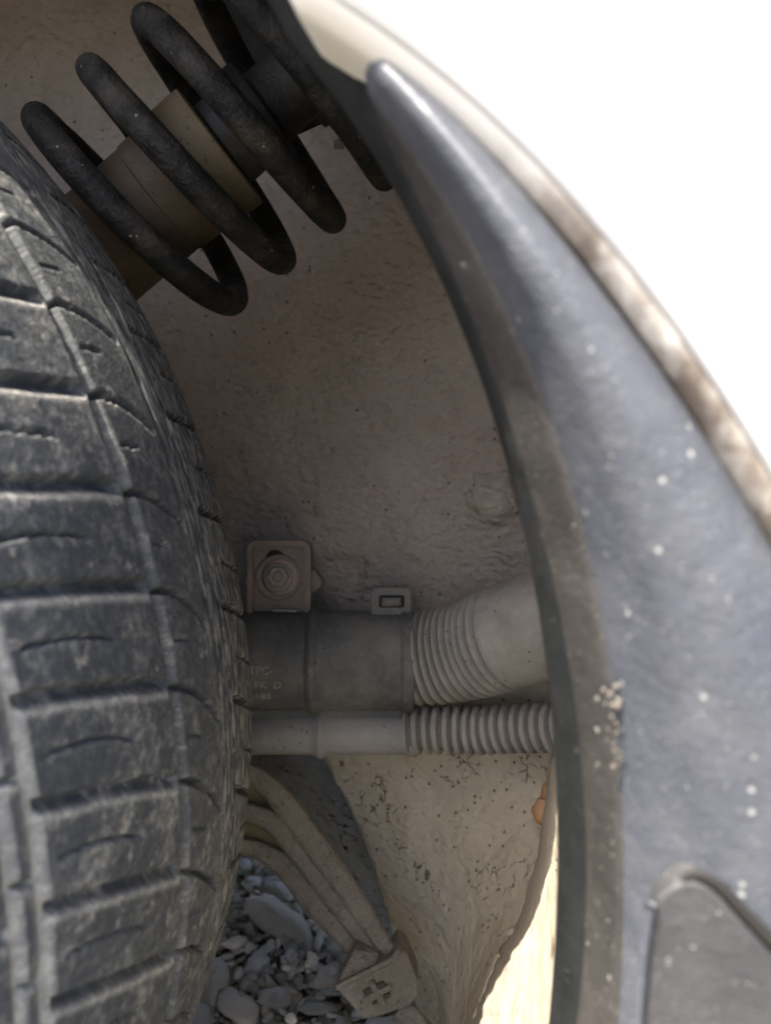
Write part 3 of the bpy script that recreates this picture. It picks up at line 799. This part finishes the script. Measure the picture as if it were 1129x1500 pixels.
# end block: faceted
bd = .412
tl, tm, trr = (519, 1391), (575, 1393), (606, 1416)
top = [PD(491, 1447, bd), PD(543, 1421, bd + .004), PD(570, 1408, bd + .005), PD(583, 1389, bd + .008), PD(597, 1400, bd + .007), PD(613, 1440, bd + .004), PD(612, 1462, bd + .004), PD(600, 1475, bd + .004), PD(556, 1490, bd), PD(532, 1495, bd)]
V, F = prism(top, FWD * 1.0, .022); blk = put('end_block', V, F, M_ARM, arm, smooth=False, label='blunt end block with a raised cross in a recess'); bevel(blk, .0016, 3)
side = [PD(491, 1447, bd + .001), PD(519, 1391, bd + .012), PD(556, 1398, bd + .012), PD(545, 1423, bd + .003)]
V, F = prism(side, FWD, .010); sb = put('end_block_shoulder', V, F, M_ARM, arm, smooth=False); bevel(sb, .0008, 2)
ridge = resample([PD(492, 1447, bd - .0004), PD(518, 1433, bd + .0008), PD(545, 1421, bd + .003), PD(572, 1406, bd + .005), PD(584, 1392, bd + .007)], 20)
V, F = tube(ridge, .0016, 10, up=tuple(-FWD), wob=.3); put('ridge', V, F, M_ARM, arm)
# recess shade painted as dark dusty patches, and the raised cross
rc = (553, 1457)
def pl(dx, dy, dd=0.0):
    x, y = rc[0] + dx, rc[1] + dy
    return PD(x, y, bd + (x - 491) / 120 * .004 + dd)
ang = rad(-28)
def rot(x, y, a=ang): return x * math.cos(a) - y * math.sin(a), x * math.sin(a) + y * math.cos(a)
for (cx, cy, sx, sy) in ((-9, -9, 6.5, 4.2), (9, -8, 6.0, 5.0), (-9, 9, 3.5, 2.2), (9.5, 8, 4.5, 3.0)):
    P = []
    for i in range(14):
        a = 2 * math.pi * i / 14; x, y = rot(cx + sx * math.copysign(abs(math.cos(a)) ** .6, math.cos(a)), cy + sy * math.copysign(abs(math.sin(a)) ** .6, math.sin(a))); P.append(pl(x * 1.15, y, -.0006))
    V, F = prism(P, FWD, .0016); put('cross_recess_shade', V, F, m_plastic('recess_shaded_dust', (.055, .045, .03), (.12, .10, .075), .5), arm, smooth=False)
for hx, hy in ((21, 4.2), (4.2, 20)):
    P = [pl(rot(a * hx, b * hy)[0] * 1.1, rot(a * hx, b * hy)[1], -.0012) for a, b in ((-1, -1), (1, -1), (1, 1), (-1, 1))]
    V, F = prism(P, FWD, .0022 if hx > hy else .0020); o = put('cross_bar', V, F, M_ARM, arm, smooth=False); bevel(o, .0007, 2)
# the arm's far end continues below the block
strip([(585, 1478), (606, 1495), (630, 1530), (660, 1580)], [36, 34, 32, 30], [.432, .430, .428, .425], M_ARM, 'arm_tail', .004)

# ------------------------------------------------------------------ pebbles
def proto(seed, flat, elong, n=10):
    r_ = random.Random(seed); off = Vector((r_.uniform(0, 99), r_.uniform(0, 99), r_.uniform(0, 99)))
    V = []; pw = r_.uniform(.75, 1.0)
    for i in range(n + 1):
        for j in range(2 * n):
            a = math.pi * i / n; b = math.pi * j / n
            d = Vector((math.sin(a) * math.cos(b), math.sin(a) * math.sin(b), math.cos(a)))
            q = 1 + .42 * noise.noise(d * .9 + off) + .20 * noise.noise(d * 2.1 + off) + .05 * noise.noise(d * 5 + off)
            f_ = lambda x: math.copysign(abs(x) ** pw, x)
            V.append((f_(d.x) * q * elong, f_(d.y) * q, f_(d.z) * q * flat))
    F = flip(gridfaces(n + 1, 2 * n, cv=True))
    return np.array(V), F
PROT = [proto(100 + i, *fe) for i, fe in enumerate([(.5, 1.5), (.35, 1.3), (.6, 1.1), (.45, 1.9), (.7, 1.2), (.3, 1.4), (.55, 1.6), (.4, 1.15), (.5, 2.2), (.65, 1.4)])]
PME = []
for V, F in PROT:
    for mi in range(len(M_PEB)):
        me = bpy.data.meshes.new('pebble'); me.from_pydata([tuple(v) for v in V], [], F); me.validate()
        me.polygons.foreach_set('use_smooth', [True] * len(me.polygons)); me.materials.append(M_PEB[mi]); PME.append(me)
def window(px, py):
    """the gap between tyre and arm where single pebbles show"""
    left = np.interp(py, [1240, 1350, 1500, 1540], [330, 318, 262, 245]); right = np.interp(py, [1240, 1290, 1400, 1450, 1500, 1540], [350, 440, 525, 500, 600, 610])
    return left - 12 < px < right + 12 and 1232 < py < 1530
big = []      # hand placed pebbles: px, py, size(px long), elong-proto, angle deg, material, label, flat tilt
def ground_pt(px, py, z=.012):
    r_ = ray(px, py); return CAM + r_ * ((z - CAM[2]) / r_[2])
cands = []
taken = []
def free(x, y, r, k=.80):
    return all((x - a) ** 2 + (y - b) ** 2 > (k * (r + c)) ** 2 for a, b, c in taken)
stones = []   # (loc, rot, scale, proto, mat, label)
HAND = [((410, 1345), .0185, .80, 8, 42, 2, 'long flat warm grey pebble, the biggest below the ribbed arm'),
        ((376, 1412), .0125, .90, 2, 80, 6, 'rounded pale blue grey pebble lying beside the tyre'),
        ((385, 1345), .0100, .85, 5, 70, 2, 'tan grey pebble leaning on the biggest flat pebble'),
        ((405, 1268), .0105, .80, 5, 15, 4, 'pale flat pebble just under the upper end of the arm'),
        ((341, 1373), .0050, 1.0, 2, 0, 4, 'small round whitish pebble touching the tyre'),
        ((312, 1440), .0150, .85, 6, 78, 0, 'long grey green pebble standing against the tyre'),
        ((405, 1462), .0140, .85, 7, 100, 5, 'dark ringed pebble below the pale blue one'),
        ((480, 1435), .0110, .75, 4, 5, 4, 'wedge shaped pale pebble left of the cross marked block'),
        ((500, 1388), .0120, .80, 0, 50, 1, 'mauve grey pebble half under the arm near the block'),
        ((285, 1490), .0150, .85, 0, 60, 1, 'pale mauve pebble at the foot of the tyre'),
        ((350, 1478), .0150, .80, 3, 52, 2, 'slanted warm grey pebble at the bottom edge'),
        ((560, 1510), .0170, .85, 1, 10, 6, 'pale blue pebble peeping out below the cross marked block'),
        ((447, 1330), .0095, .85, 3, 58, 1, 'slim blue grey pebble right of the biggest one'),
        ((402, 1300), .0110, .85, 8, 45, 1, 'slate grey pebble behind the biggest flat one')]
for (px, py), rr, kf, pi_, an, mi, lab in HAND:
    rr *= .84 if pi_ == 8 else .70; p = ground_pt(px, py, .016)
    stones.append([p, (random.uniform(-.25, .25), random.uniform(-.2, .2), rad(an * -1) + YAW), rr, pi_, mi, lab]); p = ground_pt(px, py, rr * .5 + .004); stones[-1][0] = p; taken.append((p[0], p[1], rr * .5))
top_taken = [(h_[0][0], h_[0][1], h_[2] * 1.1) for h_ in stones]
for layer, (zlo, n_try, rlo, rhi) in enumerate([(.010, 12000, .0030, .0072), (.0065, 60000, .0015, .0042), (.0, 9000, .002, .0052)]):
    for q_ in range(n_try):
        x = random.uniform(-.62, .16); y = random.uniform(.22, 1.15)
        rr = rlo + (rhi - rlo) * random.random() ** 2.2
        if layer and not (-.42 < x < -.02 and .3 < y < .8): continue
        if layer == 2:
            if not all((x - a) ** 2 + (y - b) ** 2 > (1.15 * (rr + c)) ** 2 for a, b, c in top_taken): continue
            top_taken.append((x, y, rr)); z = .009 + rr * .4 + random.uniform(0, .003)
            stones.append([np.array([x, y, z]), (random.gauss(0, .4), random.gauss(0, .4), random.uniform(0, 6.28)), rr, random.randrange(len(PROT)), random.choices([0, 1, 2, 3, 4, 5], [4, 2.5, 2.5, 2.2, 1.0, 1])[0], None]); continue
        if not free(x, y, rr, .78 if layer == 0 else .62): continue
        taken.append((x, y, rr))
        z = rr * .45 + (.004 if layer == 0 else .002) + random.uniform(0, .004)
        stones.append([np.array([x, y, z]), (random.gauss(0, .35), random.gauss(0, .35), random.uniform(0, 6.28)), rr, random.randrange(len(PROT)),
                       random.choices([0, 1, 2, 3, 4, 5], [4, 3.2, 2, 2.2, .8, 1])[0], None])
vis, rest = [], []
for s_ in stones:
    px, py, dd = proj(s_[0]); s_.append(s_[2] / dd * FPX if (s_[5] or window(px, py)) else 0.0)
stones.sort(key=lambda s_: -(s_[6] + (1000 if s_[5] else 0)))
solo = [s_ for s_ in stones if s_[6] > 0][:290]; ids = {id(s_) for s_ in solo}
rest = [s_ for s_ in stones if id(s_) not in ids]
LBL = ['grey pebble among the others between tyre and arm', 'blue grey pebble among the others between tyre and arm', 'warm brown grey pebble among the others between tyre and arm',
       'dark greenish pebble among the others between tyre and arm', 'pale pebble among the smaller ones between tyre and arm', 'streaked grey pebble among the others between tyre and arm']
NAMES = ['the biggest flat pebble', 'the pale blue grey pebble', 'the tan grey pebble', 'the pale flat pebble', 'the small round whitish pebble', 'the long grey green pebble', 'the dark ringed pebble',
         'the wedge shaped pebble', 'the mauve grey pebble', 'the pale mauve pebble', 'the slanted warm grey pebble', 'the pale blue bottom pebble', 'the slim blue grey pebble', 'the slate grey pebble']
TONE = ['grey', 'blue grey', 'warm grey', 'dark greenish', 'pale', 'streaked grey', 'pale blue grey']
SHAPE = ['oblong', 'flat', 'roundish', 'long', 'plump', 'thin flat', 'egg shaped', 'flat round', 'very long', 'stubby']
hand_at = {h[6]: (proj(ground_pt(h[0][0], h[0][1], .016))[:2], n_) for h, n_ in zip(HAND, NAMES)}
sizes = sorted(s_[6] for s_ in solo if not s_[5]); q1, q2 = sizes[len(sizes) // 3], sizes[2 * len(sizes) // 3]
USED = set()
def describe(s_):
    px, py, _ = proj(s_[0]); size = 'tiny' if s_[6] < q1 else 'small' if s_[6] < q2 else 'fair sized'
    for (ax, ay), nm in sorted(hand_at.values(), key=lambda v_: (v_[0][0] - px) ** 2 + (v_[0][1] - py) ** 2):
        dx, dy = px - ax, py - ay
        rel = ('just ' if abs(dx) + abs(dy) < 30 else '') + (('below' if dy > 0 else 'above') if abs(dy) > abs(dx) else ('right of' if dx > 0 else 'left of'))
        lab_ = '%s %s %s pebble %s %s' % (size, SHAPE[s_[3]], TONE[s_[4]], rel, nm)
        if lab_ not in USED: break
    USED.add(lab_); return lab_
for s_ in solo:
    p, ro, sc, pi_, mi, lab, _ = s_
    if mi == 6:
        me = PME[pi_ * len(M_PEB)].copy(); me.materials.clear(); me.materials.append(M_LIGHTBLUE)
    else: me = PME[pi_ * len(M_PEB) + mi]
    o = bpy.data.objects.new('pebble', me); COL.objects.link(o)
    o.location = Vector(p); o.rotation_euler = ro; o.scale = (sc, sc, sc)
    o['category'] = 'pebble'; o['group'] = 'pebbles on the ground by the tyre'; o['label'] = lab or describe(s_)
# all the other pebbles as one mass
bm_v, bm_f, bm_m = [], [], []
LOW = [proto(200 + i, f_, e_, 5) for i, (f_, e_) in enumerate([(.5, 1.5), (.4, 1.3), (.6, 1.1), (.45, 1.8)])]
off = 0; VV = []; FF = []; MI = []
from mathutils import Euler
for s_ in rest:
    p, ro, sc, pi_, mi, lab, _ = s_
    V, F = LOW[pi_ % 4]; Rm = np.array(Euler(ro).to_matrix())
    VV.append(V * sc @ Rm.T + p); FF.append(np.array([f_ for f_ in F]) + off); MI.append(np.full(len(F), min(mi, 5))); off += len(V)
VV = np.vstack(VV); FF = np.vstack(FF); MI = np.concatenate(MI)
me = bpy.data.meshes.new('pebbles'); me.from_pydata(VV.tolist(), [], FF.tolist())
for m_ in M_PEB: me.materials.append(m_)
me.polygons.foreach_set('material_index', MI.astype(np.int32)); me.polygons.foreach_set('use_smooth', [True] * len(me.polygons)); me.update()
peb = bpy.data.objects.new('pebbles', me); COL.objects.link(peb)
peb['kind'] = 'stuff'; peb['label'] = 'bed of small grey pebbles under the car'; peb['category'] = 'pebbles'
